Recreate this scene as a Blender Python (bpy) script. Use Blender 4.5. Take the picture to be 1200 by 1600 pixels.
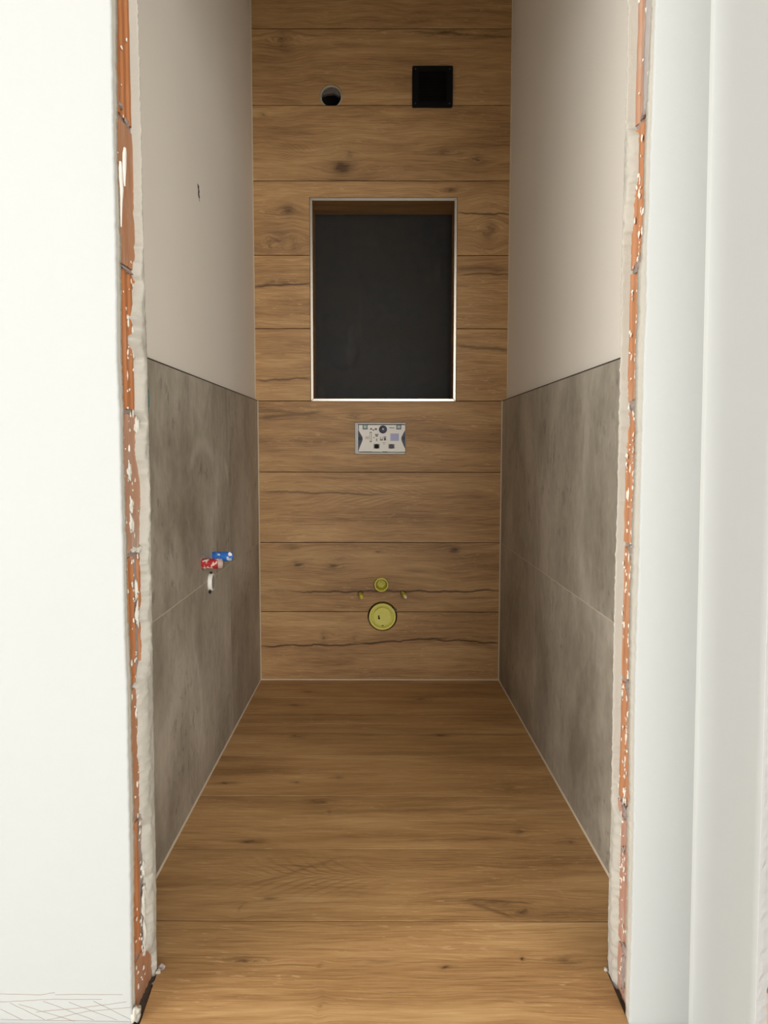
import bpy, bmesh, math, random
from mathutils import Vector, Matrix, noise
random.seed(7)
for o in list(bpy.data.objects): bpy.data.objects.remove(o)
SC = bpy.context.scene
COL = SC.collection

# ------------------------------------------------------------------ camera
cam_d = bpy.data.cameras.new('camera'); cam = bpy.data.objects.new('camera', cam_d); COL.objects.link(cam)
cam_d.sensor_fit = 'VERTICAL'; cam_d.sensor_height = 24.0; cam_d.lens = 1225.75 * 24 / 1600
cam_d.clip_start = 0.02
P_, Y_, R_ = 0.0797, -0.0023, 0.0011
F = Vector((math.sin(Y_) * math.cos(P_), math.cos(Y_) * math.cos(P_), -math.sin(P_)))
Rv = Vector((math.cos(Y_), -math.sin(Y_), 0)); Uv = Rv.cross(F)
R2 = Rv * math.cos(R_) + Uv * math.sin(R_); U2 = Uv * math.cos(R_) - Rv * math.sin(R_)
M = Matrix((R2, U2, -F)).transposed().to_4x4(); M.translation = (0.0255, -3.3325, 0.9972)
cam.matrix_world = M
SC.camera = cam

# ------------------------------------------------------------------ light and exposure
world = bpy.data.worlds.new('world'); SC.world = world; world.use_nodes = True
bg = world.node_tree.nodes['Background']
bg.inputs[0].default_value = (0.93, 0.97, 1.0, 1); bg.inputs[1].default_value = 0.30


def area(name, loc, rot, sx, sy, power, color):
    l = bpy.data.lights.new(name, 'AREA'); l.shape = 'RECTANGLE'; l.size = sx; l.size_y = sy
    l.energy = power; l.color = color
    o = bpy.data.objects.new(name, l); o.location = loc; o.rotation_euler = rot; COL.objects.link(o)
    return o


# added lights that brighten the room: one behind the camera, one to each side
REAR, LEFT, RIGHT = 42, 225, 182
area('hall_fill_light', (-1.4, -6.4, 1.45), (math.radians(90), 0, 0), 3.4, 2.2, REAR, (1.0, 0.99, 0.975))
area('hall_fill_light', (-3.28, -4.35, 1.50), (math.radians(90), 0, math.radians(-64)), 2.8, 2.2, LEFT, (1.0, 0.99, 0.975))
area('hall_fill_light', (1.60, -6.2, 1.50), (math.radians(90), 0, math.radians(24)), 2.6, 2.2, RIGHT, (1.0, 0.99, 0.975))
SC.view_settings.view_transform = 'Standard'; SC.view_settings.look = 'None'
SC.view_settings.gamma = 1.0; SC.view_settings.use_curve_mapping = False
SC.view_settings.exposure = -0.12


# ------------------------------------------------------------------ material kit
class NT:
    """tiny expression builder for shader nodes"""

    def __init__(s, name):
        s.m = bpy.data.materials.new(name); s.m.use_nodes = True
        s.t = s.m.node_tree; s.n = s.t.nodes; s.b = s.n['Principled BSDF']
        s._pos = None

    def link(s, v, sock):
        if isinstance(v, (int, float)):
            sock.default_value = v
        elif isinstance(v, tuple):
            sock.default_value = v if len(v) == len(sock.default_value) else (*v, 1)
        else:
            s.t.links.new(v, sock)

    def math(s, op, a, b=0.0, c=0.0, clamp=False):
        n = s.n.new('ShaderNodeMath'); n.operation = op; n.use_clamp = clamp
        s.link(a, n.inputs[0]); s.link(b, n.inputs[1]); s.link(c, n.inputs[2])
        return n.outputs[0]

    def add(s, a, b): return s.math('ADD', a, b)
    def sub(s, a, b): return s.math('SUBTRACT', a, b)
    def mul(s, a, b): return s.math('MULTIPLY', a, b)
    def mad(s, a, b, c): return s.math('MULTIPLY_ADD', a, b, c)

    def pos(s):
        if not s._pos:
            g = s.n.new('ShaderNodeNewGeometry'); x = s.n.new('ShaderNodeSeparateXYZ')
            s.t.links.new(g.outputs['Position'], x.inputs[0]); s._pos = x.outputs
        return s._pos

    def vec(s, x, y, z):
        n = s.n.new('ShaderNodeCombineXYZ')
        for v, k in zip((x, y, z), n.inputs): s.link(v, k)
        return n.outputs[0]

    def noise(s, v, scale=1.0, detail=2.0, rough=0.5, dist=0.0):
        n = s.n.new('ShaderNodeTexNoise'); n.inputs['Scale'].default_value = scale
        n.inputs['Detail'].default_value = detail; n.inputs['Roughness'].default_value = rough
        n.inputs['Distortion'].default_value = dist; s.t.links.new(v, n.inputs['Vector'])
        return n.outputs['Fac']

    def step(s, x, a, b, lo=0.0, hi=1.0):
        n = s.n.new('ShaderNodeMapRange'); n.interpolation_type = 'SMOOTHSTEP'
        s.link(x, n.inputs[0])
        for i, v in enumerate((a, b, lo, hi)): s.link(v, n.inputs[i + 1])
        return n.outputs[0]

    def ramp(s, x, stops):
        n = s.n.new('ShaderNodeValToRGB'); e = n.color_ramp.elements
        while len(e) < len(stops): e.new(0.5)
        for k, (p, c) in zip(e, stops): k.position = p; k.color = (*c, 1)
        s.link(x, n.inputs[0]); return n.outputs[0]

    def mix(s, f, a, b, mode='MIX'):
        n = s.n.new('ShaderNodeMix'); n.data_type = 'RGBA'; n.blend_type = mode
        s.link(f, n.inputs[0]); s.link(a, n.inputs[6]); s.link(b, n.inputs[7])
        return n.outputs[2]

    def bump(s, h, dist=0.001, strength=0.5):
        n = s.n.new('ShaderNodeBump'); n.inputs['Strength'].default_value = strength
        n.inputs['Distance'].default_value = dist; s.link(h, n.inputs['Height'])
        s.t.links.new(n.outputs[0], s.b.inputs['Normal'])

    def out(s, color, rough=0.6, spec=0.5, metal=0.0):
        s.link(color, s.b.inputs['Base Color']); s.link(rough, s.b.inputs['Roughness'])
        s.b.inputs['Specular IOR Level'].default_value = spec; s.b.inputs['Metallic'].default_value = metal
        return s.m


def srgb(r, g, b):
    f = lambda c: (c / 255 / 12.92) if c / 255 <= 0.04045 else ((c / 255 + 0.055) / 1.055) ** 2.4
    return (f(r), f(g), f(b))


def plain(name, col, rough=0.5, var=0.06, scale=60.0, bump=0.0, metal=0.0, spec=0.5):
    t = NT(name); x, y, z = t.pos(); v = t.vec(x, y, z)
    n = t.noise(v, scale, 3.0)
    c = t.mix(n, tuple(k * (1 - var) for k in col), tuple(min(1, k * (1 + var)) for k in col))
    if bump: t.bump(t.noise(v, scale * 4, 3.0), bump, 0.6)
    return t.out(c, rough, spec, metal)


# oak-look porcelain plank: grain along X, v is Z on the wall and Y on the floor
OAK_LO, OAK_MID, OAK_HI = srgb(135, 99, 60), srgb(179, 138, 90), srgb(206, 167, 115)


def wood(name, vaxis, seed, tone=1.0, knots=(), veins=(), rings=None, band=1.0):
    t = NT(name); x, y, z = t.pos()
    u = x; v = z if vaxis == 'z' else y
    sd = seed * 3.71
    w1 = t.noise(t.vec(t.mul(u, 2.2), t.mul(v, 7.0), sd), 1.0, 2.0)
    w2 = t.noise(t.vec(t.mul(u, 7.0), t.mul(v, 14.0), sd + 9), 1.0, 2.0)
    dv = t.add(t.mad(w1, 0.05, -0.025), t.mad(w2, 0.014, -0.007))
    # the grain bows round each knot
    wu = t.mad(t.noise(t.vec(t.mul(u, 22), t.mul(v, 22), sd + 3), 1.0, 3.0), 0.05, -0.025)
    wv = t.mad(t.noise(t.vec(t.mul(u, 18), t.mul(v, 30), sd + 5), 1.0, 3.0), 0.036, -0.018)
    dark = None
    for (ku, kv, ru, rv, st) in knots:
        a = t.mul(t.sub(t.add(u, wu), ku), 1 / (ru * 1.25)); b = t.mul(t.sub(t.add(v, t.mul(wv, min(1.0, rv / 0.02))), kv), 1 / (rv * 1.25))
        d2 = t.add(t.mul(a, a), t.mul(b, b))
        halo = t.math('POWER', 2.718, t.mul(d2, -0.9)); core = t.math('POWER', 2.718, t.mul(d2, -6.0))
        bow = t.mul(t.math('POWER', 2.718, t.mul(d2, -0.30)), t.mul(t.math('TANH', t.mul(b, 2.0)), -0.5 * rv))
        dv = t.add(dv, bow)
        g = t.mul(t.mad(halo, 0.55, t.mul(core, 0.75)), st * 1.15); dark = g if dark is None else t.math('MAXIMUM', dark, g)
    vv = t.add(v, dv)
    big = t.noise(t.vec(t.mul(u, 1.8), t.mul(vv, 9.0), sd + 1), 1.0, 2.0)
    mid = t.noise(t.vec(t.mul(u, 3.0), t.mul(vv, 42.0), sd + 2), 1.0, 4.0, 0.6)
    fine = t.noise(t.vec(t.mul(u, 9.0), t.mul(vv, 240.0), sd + 4), 1.0, 4.0, 0.65)
    hair = t.noise(t.vec(t.mul(u, 16.0), t.mul(vv, 520.0), sd + 6), 1.0, 2.0)
    k = t.add(t.mul(big, 0.30), t.add(t.mul(mid, 0.26 * band), t.add(t.mul(fine, 0.34), t.mul(hair, 0.16))))
    k = t.add(k, 0.26 * (1 - band) * 0.5 - 0.03)
    c = t.ramp(k, [(0.36, OAK_LO), (0.50, OAK_MID), (0.63, OAK_HI)])
    # dark pores streaks
    st_ = t.step(t.noise(t.vec(t.mul(u, 3.4), t.mul(vv, 60.0), sd + 11), 1.0, 3.0), 0.60, 0.76)
    c = t.mix(t.mul(st_, 0.42), c, srgb(110, 78, 44))
    # pale ray flecks
    fl = t.mul(t.step(t.noise(t.vec(t.mul(u, 30.0), t.mad(vv, 170.0, t.mul(u, 14.0)), sd + 13), 1.0, 2.0), 0.60, 0.72), t.step(t.noise(t.vec(t.mul(u, 4.0), t.mul(v, 9.0), sd + 15), 1.0, 2.0), 0.44, 0.60))
    c = t.mix(t.mul(fl, 0.42), c, srgb(222, 186, 138))
    if rings:  # cathedral figure: nested pointed arches along u
        cu, cv, L, H, amt = rings
        a = t.mul(t.sub(u, cu), 1 / L); b = t.mul(t.sub(vv, cv), 1 / H)
        r = t.math('SQRT', t.add(t.mul(t.math('ABSOLUTE', b), 1.0), 0.02))
        r = t.add(t.mul(r, 1.1), a)
        s_ = t.math('SINE', t.add(t.mul(r, 26.0), t.mul(w2, 7.0)))
        win = t.math('POWER', 2.718, t.mul(t.add(t.mul(t.mul(a, a), 0.9), t.mul(t.mul(b, b), 1.6)), -1.0))
        s_ = t.mul(t.step(s_, 0.0, 1.0), t.mul(win, amt))
        c = t.mix(s_, c, srgb(120, 84, 48))
    vein = None
    for (u0, v0, u1, v1, st, wd) in veins:
        m = (v1 - v0) / (u1 - u0)
        wob = t.mad(t.noise(t.vec(t.mul(u, 9.0), sd + 21, v0), 1.0, 3.0), 0.034, -0.017)
        d = t.sub(t.add(v, wob), t.mad(u, m, v0 - m * u0))
        thick = t.mad(t.noise(t.vec(t.mul(u, 14.0), sd + 31, 0.0), 1.0, 2.0), 1.3, 0.25)
        d = t.math('DIVIDE', t.mul(d, 1 / (wd * 0.9)), thick)
        g = t.math('POWER', 2.718, t.mul(t.mul(d, d), -1.0))
        e = 0.12 * abs(u1 - u0)
        win = t.mul(t.step(u, u0 - e, u0 + e), t.step(u, u1 - e, u1 + e, 1.0, 0.0))
        g = t.mul(g, t.mul(win, min(1.0, st * (1.25 if vaxis == 'z' else 0.75)))); vein = g if vein is None else t.math('MAXIMUM', vein, g)
    if vein is not None: c = t.mix(t.math('MINIMUM', t.mul(vein, t.mad(fine, 0.6, 0.7)), 0.9), c, srgb(70, 47, 27))
    if dark is not None:
        dark = t.mul(dark, t.step(t.add(t.mul(mid, 0.5), t.mul(fine, 0.5)), 0.30, 0.66, 1.35, 0.45))
        c = t.mix(t.math('MINIMUM', dark, 0.85), c, srgb(76, 52, 30))
    c = t.mix(1.0, c, (tone, tone, tone), 'MULTIPLY')
    t.bump(t.add(fine, t.mul(hair, 0.4)), 0.0006, 0.35)
    return t.out(c, t.mad(fine, 0.2, 0.42), 0.42)


def concrete(name, seed, smears=()):
    t = NT(name); x, y, z = t.pos(); sd = seed * 5.3
    v = t.vec(t.add(y, sd), t.mul(z, 0.75), sd)
    a = t.noise(v, 2.6, 5.0, 0.6, 0.4)
    s = t.noise(t.vec(t.mul(y, 11.0), t.mul(z, 1.5), sd + 2), 1.0, 4.0, 0.6)
    f = t.noise(t.vec(t.mul(y, 1.0), t.mul(z, 0.6), sd + 4), 42.0, 4.0, 0.6)
    k = t.add(t.mul(a, 0.72), t.add(t.mul(s, 0.20), t.mul(f, 0.20)))
    c = t.ramp(k, [(0.42, srgb(131, 123, 110)), (0.56, srgb(160, 152, 138)), (0.70, srgb(188, 180, 166))])
    sp = t.mul(t.step(t.noise(t.vec(t.mul(y, 1.0), t.mul(z, 0.6), sd + 7), 30.0, 3.0, 0.65), 0.54, 0.68),
               t.step(t.noise(v, 3.4, 2.0), 0.46, 0.62))
    c = t.mix(t.mul(sp, 0.45), c, srgb(98, 92, 83))
    wp = t.step(t.noise(t.vec(t.mul(y, 8.0), t.mul(z, 2.2), sd + 11), 1.0, 4.0), 0.60, 0.80)
    c = t.mix(t.mul(wp, 0.22), c, srgb(208, 201, 188))
    for (cy, cz, r, a0, a1, wd, st) in smears:      # wiped arcs of grout haze
        dy = t.sub(y, cy); dz = t.sub(z, cz)
        rr = t.math('SQRT', t.add(t.mul(dy, dy), t.mul(dz, dz)))
        rr = t.add(rr, t.mad(t.noise(v, 7.0, 3.0), 0.05, -0.025))
        d = t.mul(t.sub(rr, r), 1 / wd)
        g = t.math('POWER', 2.718, t.mul(t.mul(d, d), -1.0))
        an = t.math('ARCTAN2', dz, dy)
        g = t.mul(g, t.mul(t.step(an, a0, a0 + 0.4), t.step(an, a1 - 0.4, a1, 1.0, 0.0)))
        c = t.mix(t.mul(g, st), c, srgb(216, 209, 196))
    t.bump(f, 0.0005, 0.3)
    return t.out(c, t.mad(a, 0.2, 0.42), 0.4)


def plaster(name, col, scale=30.0, bump=0.0012, var=0.03):
    t = NT(name); x, y, z = t.pos(); v = t.vec(x, y, z)
    n = t.noise(v, 5.0, 4.0); f = t.noise(v, scale * 6, 3.0); g = t.noise(v, scale, 3.0)
    c = t.mix(n, tuple(k * (1 - var) for k in col), tuple(min(0.95, k * (1 + var)) for k in col))
    t.bump(t.add(g, t.mul(f, 0.35)), bump, 0.35)
    return t.out(c, 0.75, 0.3)


def clay(name, a, b, haze):
    t = NT(name); x, y, z = t.pos(); v = t.vec(x, y, t.mul(z, 0.35))
    n = t.noise(v, 40.0, 4.0); w = t.noise(t.vec(x, y, t.mul(z, 0.4)), 26.0, 5.0, 0.65)
    c = t.mix(n, a, b)
    c = t.mix(t.mul(t.step(w, 0.52 - 0.14 * haze, 0.80 - 0.2 * haze), 0.30 + 0.5 * haze), c, srgb(180, 166, 154))
    d = t.noise(t.vec(x, t.mul(y, 3.0), t.mul(z, 0.2)), 50.0, 3.0)
    c = t.mix(t.mul(t.step(d, 0.55, 0.75), 0.25), c, srgb(120, 62, 34))
    t.bump(t.add(n, w), 0.0015, 0.5)
    return t.out(c, 0.85, 0.2)


MAT = {}
MAT['hall_plaster'] = plaster('hall_plaster', srgb(166, 167, 165), 40, 0.0010, 0.012)
MAT['room_plaster'] = plaster('room_plaster', srgb(236, 229, 218), 60, 0.0006, 0.02)
MAT['rough_plaster'] = plaster('rough_plaster', srgb(184, 179, 168), 70, 0.004, 0.06)
MAT['lip_plaster'] = plaster('lip_plaster', srgb(212, 208, 197), 70, 0.003, 0.05)
MAT['white_fleck'] = plaster('white_fleck', srgb(226, 220, 208), 90, 0.002, 0.05)
MAT['return_plaster'] = plaster('return_plaster', srgb(178, 179, 177), 40, 0.0008, 0.012)
MAT['dull_plaster'] = plaster('dull_plaster', srgb(150, 148, 146), 80, 0.003, 0.08)
MAT['corner_highlight'] = plaster('corner_highlight', srgb(182, 183, 180), 20, 0.0003, 0.01)
MAT['ceiling'] = plaster('ceiling_paint', srgb(225, 222, 215), 50, 0.0005)
MAT['substrate'] = plain('brown_grout', srgb(92, 62, 34), 0.9, 0.15, 80)
MAT['floor_bed'] = plain('dark_floor_bed', srgb(84, 72, 60), 0.95, 0.3, 60, 0.002)
MAT['floor_grout'] = plain('dark_brown_grout', srgb(70, 46, 24), 0.9, 0.1, 60)
MAT['screed'] = plain('grey_adhesive', srgb(92, 88, 82), 0.95, 0.3, 60, 0.002)
MAT['hall_floor'] = plain('pale_screed', srgb(212, 208, 198), 0.85, 0.06, 20, 0.001)
MAT['silicone'] = plain('beige_silicone', srgb(205, 191, 168), 0.5, 0.04, 40)
MAT['silicone_floor'] = MAT['silicone']
MAT['tile_grout'] = plain('pale_tile_grout', srgb(192, 181, 163), 0.85, 0.05, 60)
MAT['tile_edge'] = plain('dark_edge_strip', srgb(70, 60, 50), 0.6, 0.08, 60)
MAT['brick_a'] = clay('orange_clay', srgb(165, 103, 62), srgb(183, 123, 80), 0.05)
MAT['brick_b'] = clay('dusty_clay', srgb(170, 120, 88), srgb(184, 134, 100), 0.35)
MAT['brick_c'] = clay('hazed_clay', srgb(176, 132, 106), srgb(188, 146, 120), 0.55)
MAT['brick_d'] = clay('pink_clay', srgb(178, 130, 110), srgb(190, 146, 126), 0.5)
MAT['grey_paint'] = plain('greyish_paint', srgb(182, 174, 170), 0.8, 0.08, 70, 0.001)
MAT['brick_e'] = clay('light_orange_clay', srgb(172, 116, 80), srgb(188, 136, 100), 0.2)
MAT['mortar'] = plain('grey_mortar', srgb(158, 142, 134), 0.95, 0.25, 90, 0.003)
MAT['steel'] = plain('brushed_steel', srgb(222, 212, 196), 0.28, 0.03, 200, 0.0, 1.0)
MAT['black_plastic'] = plain('black_plastic', srgb(7, 7, 8), 0.55, 0.1, 40, 0.0, 0.0, 0.15)
MAT['scratch'] = plain('brown_scratch', srgb(142, 129, 114), 0.9, 0.08, 60)
MAT['yellow'] = plain('yellow_plastic', srgb(226, 216, 66), 0.32, 0.06, 60)
MAT['yellow_olive'] = plain('olive_yellow_plastic', srgb(196, 186, 62), 0.4, 0.08, 60)
MAT['yellow_pale'] = plain('pale_yellow_plastic', srgb(232, 226, 112), 0.38, 0.08, 60)
MAT['yellow_rim'] = plain('yellow_rim_plastic', srgb(238, 232, 116), 0.3, 0.05, 60)
MAT['hole_dark'] = plain('dark_cavity', srgb(34, 30, 27), 0.95, 0.2, 60)
MAT['mortar_dark'] = plain('dark_grey_mortar', srgb(104, 96, 88), 0.95, 0.3, 120, 0.003)


def speck(name, base, other, sc, lo, hi, rough=0.45):
    t = NT(name); x, y, z = t.pos(); v = t.vec(x, y, z)
    return t.out(t.mix(t.step(t.noise(v, sc, 3.0), lo, hi), base, other), rough)


MAT['red'] = speck('worn_red_plastic', srgb(176, 38, 42), srgb(226, 206, 192), 75.0, 0.55, 0.63)
MAT['blue'] = speck('worn_blue_plastic', srgb(34, 108, 196), srgb(205, 214, 220), 46.0, 0.56, 0.64)
MAT['end_ring'] = plain('dusty_pink_plastic', srgb(196, 172, 160), 0.6, 0.12, 90)
MAT['white_plastic'] = plain('white_plastic', srgb(246, 243, 234), 0.45, 0.03, 80)
MAT['grey_plastic'] = plain('grey_plastic', srgb(150, 148, 140), 0.6, 0.12, 80)
MAT['galvanised'] = plain('galvanised_metal', srgb(150, 148, 142), 0.45, 0.12, 60, 0.0, 0.6)
MAT['navy'] = plain('navy_plastic', srgb(26, 24, 62), 0.4, 0.15, 60)
MAT['teal'] = plain('grey_green_plastic', srgb(96, 118, 112), 0.5, 0.05, 60)
MAT['teal_light'] = plain('pale_green_plastic', srgb(196, 208, 202), 0.5, 0.05, 60)
MAT['lavender'] = plain('lavender_print', srgb(186, 188, 222), 0.6, 0.05, 60)
MAT['print_grey'] = plain('grey_print', srgb(104, 102, 106), 0.7, 0.1, 60)
MAT['print_rose'] = plain('faint_rose_print', srgb(222, 204, 192), 0.7, 0.05, 60)


def niche_mat():
    t = NT('anthracite_tile'); x, y, z = t.pos(); v = t.vec(x, y, z)
    a = t.noise(v, 5.0, 5.0, 0.6, 0.5); b = t.noise(v, 26.0, 4.0, 0.6)
    c = t.ramp(t.add(t.mul(a, 0.7), t.mul(b, 0.3)), [(0.36, srgb(25, 22, 17)), (0.60, srgb(44, 39, 31))])
    dx = t.sub(x, -0.165); dz = t.sub(z, 1.44)      # one wiped crescent, lower left
    rr = t.math('SQRT', t.add(t.mul(t.mul(dx, dx), 1.5), t.mul(dz, dz)))
    d = t.mul(t.sub(t.add(rr, t.mad(a, 0.03, -0.015)), 0.078), 1 / 0.014)
    g = t.mul(t.math('POWER', 2.718, t.mul(t.mul(d, d), -1.0)), t.step(dz, -0.02, 0.03, 1.0, 0.0))
    c = t.mix(t.mul(g, 0.9), c, srgb(14, 13, 12))
    w = t.step(t.noise(t.vec(t.mul(x, 10), t.mul(y, 1), t.mul(z, 3)), 1.0, 4.0), 0.58, 0.75)
    c = t.mix(t.mul(w, 0.4), c, srgb(76, 70, 61))
    return t.out(c, t.mad(a, 0.2, 0.42), 0.32)


MAT['niche'] = niche_mat()

# ------------------------------------------------------------------ object kit
WL = {}


def tag(o, label=None, cat=None, group=None, kind=None):
    if label: o['label'] = label
    if cat: o['category'] = cat
    if group: o['group'] = group
    if kind: o['kind'] = kind
    return o


def link(name, bm, mat, parent=None, smooth=False, base=False, bevel=0.0, recalc=True):
    """a bmesh in world coordinates becomes ONE object with its origin at its own centre (or base)"""
    if recalc: bmesh.ops.recalc_face_normals(bm, faces=bm.faces)
    lo = Vector([min(v.co[i] for v in bm.verts) for i in range(3)])
    hi = Vector([max(v.co[i] for v in bm.verts) for i in range(3)])
    c = (lo + hi) / 2
    if base: c.z = lo.z
    bmesh.ops.translate(bm, verts=bm.verts, vec=-c)
    me = bpy.data.meshes.new(name); bm.to_mesh(me); bm.free()
    me.materials.append(mat)
    if smooth:
        for p in me.polygons: p.use_smooth = True
    o = bpy.data.objects.new(name, me); COL.objects.link(o)
    WL[o.name] = c.copy(); o.location = c
    if parent: o.parent = parent; o.location = c - WL[parent.name]
    if bevel:
        b = o.modifiers.new('bevel', 'BEVEL'); b.width = bevel; b.segments = 2; b.limit_method = 'ANGLE'
        b.angle_limit = math.radians(40)
    return o


def empty(name, loc, label, cat, group=None):
    o = bpy.data.objects.new(name, None); COL.objects.link(o); o.location = loc; o.empty_display_size = 0.05
    WL[o.name] = Vector(loc); return tag(o, label, cat, group)


def box(bm, x0, x1, y0, y1, z0, z1):
    vs = [bm.verts.new(p) for p in ((x0, y0, z0), (x1, y0, z0), (x1, y1, z0), (x0, y1, z0),
                                    (x0, y0, z1), (x1, y0, z1), (x1, y1, z1), (x0, y1, z1))]
    for f in ((0, 3, 2, 1), (4, 5, 6, 7), (0, 1, 5, 4), (1, 2, 6, 5), (2, 3, 7, 6), (3, 0, 4, 7)):
        bm.faces.new([vs[i] for i in f])


def boxes(*bs):
    bm = bmesh.new()
    for b in bs: box(bm, *b)
    return bm


def plate(loops, mp, t, bm=None):
    """slab from an outline (loops[0]) with holes (loops[1:]); mp(u,v,d) maps to the world, d = depth into the slab"""
    bm = bm or bmesh.new(); front = []; edges = []
    for lp in loops:
        vs = [bm.verts.new(mp(u, v, 0.0)) for u, v in lp]; front.append(vs)
        for i in range(len(vs)): edges.append(bm.edges.new((vs[i], vs[(i + 1) % len(vs)])))
    r = bmesh.ops.triangle_fill(bm, use_beauty=True, use_dissolve=False, edges=edges)
    faces = [g for g in r['geom'] if isinstance(g, bmesh.types.BMFace)]
    back = {}
    for lp, vs in zip(loops, front):
        for (u, v), k in zip(lp, vs): back[k] = bm.verts.new(mp(u, v, t))
    for f in faces: bm.faces.new([back[k] for k in reversed(f.verts)])
    for vs in front:
        for i in range(len(vs)):
            a, b = vs[i], vs[(i + 1) % len(vs)]; bm.faces.new((a, b, back[b], back[a]))
    return bm


def circ(cu, cv, r, n=40, jit=0.0, seed=0):
    rnd = random.Random(seed)
    return [(cu + (r + rnd.uniform(-jit, jit)) * math.cos(2 * math.pi * i / n),
             cv + (r + rnd.uniform(-jit, jit)) * math.sin(2 * math.pi * i / n)) for i in range(n)]


def arc(cu, cv, r, e, up, n=28):
    """points of the circle on one side of the line v = e; up: from left over the top to right, else right under to left"""
    a = math.asin((e - cv) / r)
    a0, a1 = (math.pi - a, a) if up else (a, -math.pi - a)
    return [(cu + r * math.cos(a0 + (a1 - a0) * i / n), cv + r * math.sin(a0 + (a1 - a0) * i / n)) for i in range(n + 1)]


def lathe(bm, prof, org, axis, up=(0, 0, 1), n=32, close=True):
    """profile of (distance along axis, radius)"""
    ax = Vector(axis).normalized(); a = ax.cross(Vector(up)).normalized(); b = ax.cross(a); org = Vector(org)
    rings = []
    for d, r in prof:
        if r <= 1e-6: rings.append([bm.verts.new(org + ax * d)])
        else: rings.append([bm.verts.new(org + ax * d + (a * math.cos(2 * math.pi * i / n) + b * math.sin(2 * math.pi * i / n)) * r) for i in range(n)])
    for p, q in zip(rings, rings[1:]):
        for i in range(n):
            j = (i + 1) % n
            if len(p) == 1 and len(q) == 1: continue
            if len(p) == 1: bm.faces.new((p[0], q[i], q[j]))
            elif len(q) == 1: bm.faces.new((p[i], p[j], q[0]))
            else: bm.faces.new((p[i], p[j], q[j], q[i]))
    return bm


def lump(bm, c, sx, sy, sz, seed, sub=2, amp=0.35):
    r = bmesh.ops.create_icosphere(bm, subdivisions=sub, radius=1.0)
    for v in r['verts']:
        k = 1 + amp * noise.noise(v.co * 1.7 + Vector((seed * 3.1, seed, 0)))
        v.co = Vector((v.co.x * sx * k, v.co.y * sy * k, v.co.z * sz * k)) + Vector(c)


def lerp_line(pts, z):
    """pts: (value, z) with falling z"""
    if z >= pts[0][1]: return pts[0][0]
    for (a, za), (b, zb) in zip(pts, pts[1:]):
        if za >= z >= zb:
            return a + (b - a) * ((za - z) / (za - zb) if za > zb else 0)
    return pts[-1][0]


# ------------------------------------------------------------------ the room's faces
CEIL = 2.95
YI, YO = -1.897, -2.04                       # inner and outer face of the door wall


def xl(y): return -0.5163 - 0.0036 * y       # face of the grey tiles, left and right
def xr(y): return 0.5163 - 0.0221 * y
def pl(y): return -0.5263 - 0.0036 * y       # face of the plaster above them
def pr(y): return 0.5376 - 0.0165 * y


GAP = 0.0014
T = 0.010

# ---- floor and its planks
fl = link('floor', boxes((-0.60, 0.64, YI - 0.0, 0.02, -0.08, -T), (-0.47, 0.50, YO - 0.004, YI, -0.08, -T)), MAT['floor_bed'])
tag(fl, 'oak-look plank floor of the small toilet room', 'floor', kind='structure')
KF = [(0.168, -0.256, 0.0359, 0.0243, 0.60), (-0.303, -0.167, 0.0317, 0.0171, 0.50), (-0.331, -0.338, 0.0300, 0.0154, 0.60), (0.222, -0.658, 0.0224, 0.0123, 0.70), (-0.288, -0.667, 0.0268, 0.0245, 0.40), (-0.119, -1.014, 0.0273, 0.0140, 0.60), (-0.248, -1.047, 0.0135, 0.0091, 0.60), (-0.458, -1.057, 0.0306, 0.0135, 0.60), (-0.169, -1.180, 0.0327, 0.0243, 0.50), (-0.129, -1.239, 0.0070, 0.0153, 0.40), (-0.321, -1.407, 0.0261, 0.0131, 0.60), (0.373, -1.353, 0.0134, 0.0207, 0.40), (0.495, -1.406, 0.0196, 0.0164, 0.60), (-0.227, -1.658, 0.0257, 0.0101, 0.60), (-0.291, -1.700, 0.0069, 0.0239, 0.30), (0.320, -1.709, 0.0360, 0.0165, 0.60), (0.329, -1.702, 0.0139, 0.0119, 0.50), (0.262, -1.678, 0.0564, 0.0122, 0.40), (-0.246, -1.871, 0.0326, 0.0116, 0.60), (-0.227, -1.875, 0.0150, 0.0077, 0.50), (0.011, -1.874, 0.0500, 0.0096, 0.40), (-0.095, -1.886, 0.0075, 0.0113, 0.30), (0.143, -1.891, 0.0112, 0.0075, 0.60), (0.293, -1.867, 0.0062, 0.0078, 0.70), (0.381, -1.869, 0.0225, 0.0116, 0.50), (-0.092, -1.995, 0.0046, 0.0196, 0.20), (0.400, -1.080, 0.0190, 0.0177, 0.30)]
VF = [(-0.510, -0.450, 0.454, -0.445, 0.70, 0.0071), (-0.429, -0.649, 0.536, -0.650, 0.50, 0.0081), (-0.190, -1.247, 0.488, -1.205, 0.40, 0.0114), (0.087, -1.398, 0.351, -1.387, 0.45, 0.0066), (-0.245, -1.585, -0.102, -1.499, 0.35, 0.0109), (-0.273, -1.599, -0.175, -1.543, 0.35, 0.0080), (0.200, -1.666, 0.348, -1.671, 0.70, 0.0050), (0.213, -1.679, 0.297, -1.726, 0.60, 0.0097), (-0.351, -0.728, 0.324, -0.742, 0.25, 0.0117), (-0.398, -1.688, -0.205, -1.663, 0.25, 0.0072)]
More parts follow.
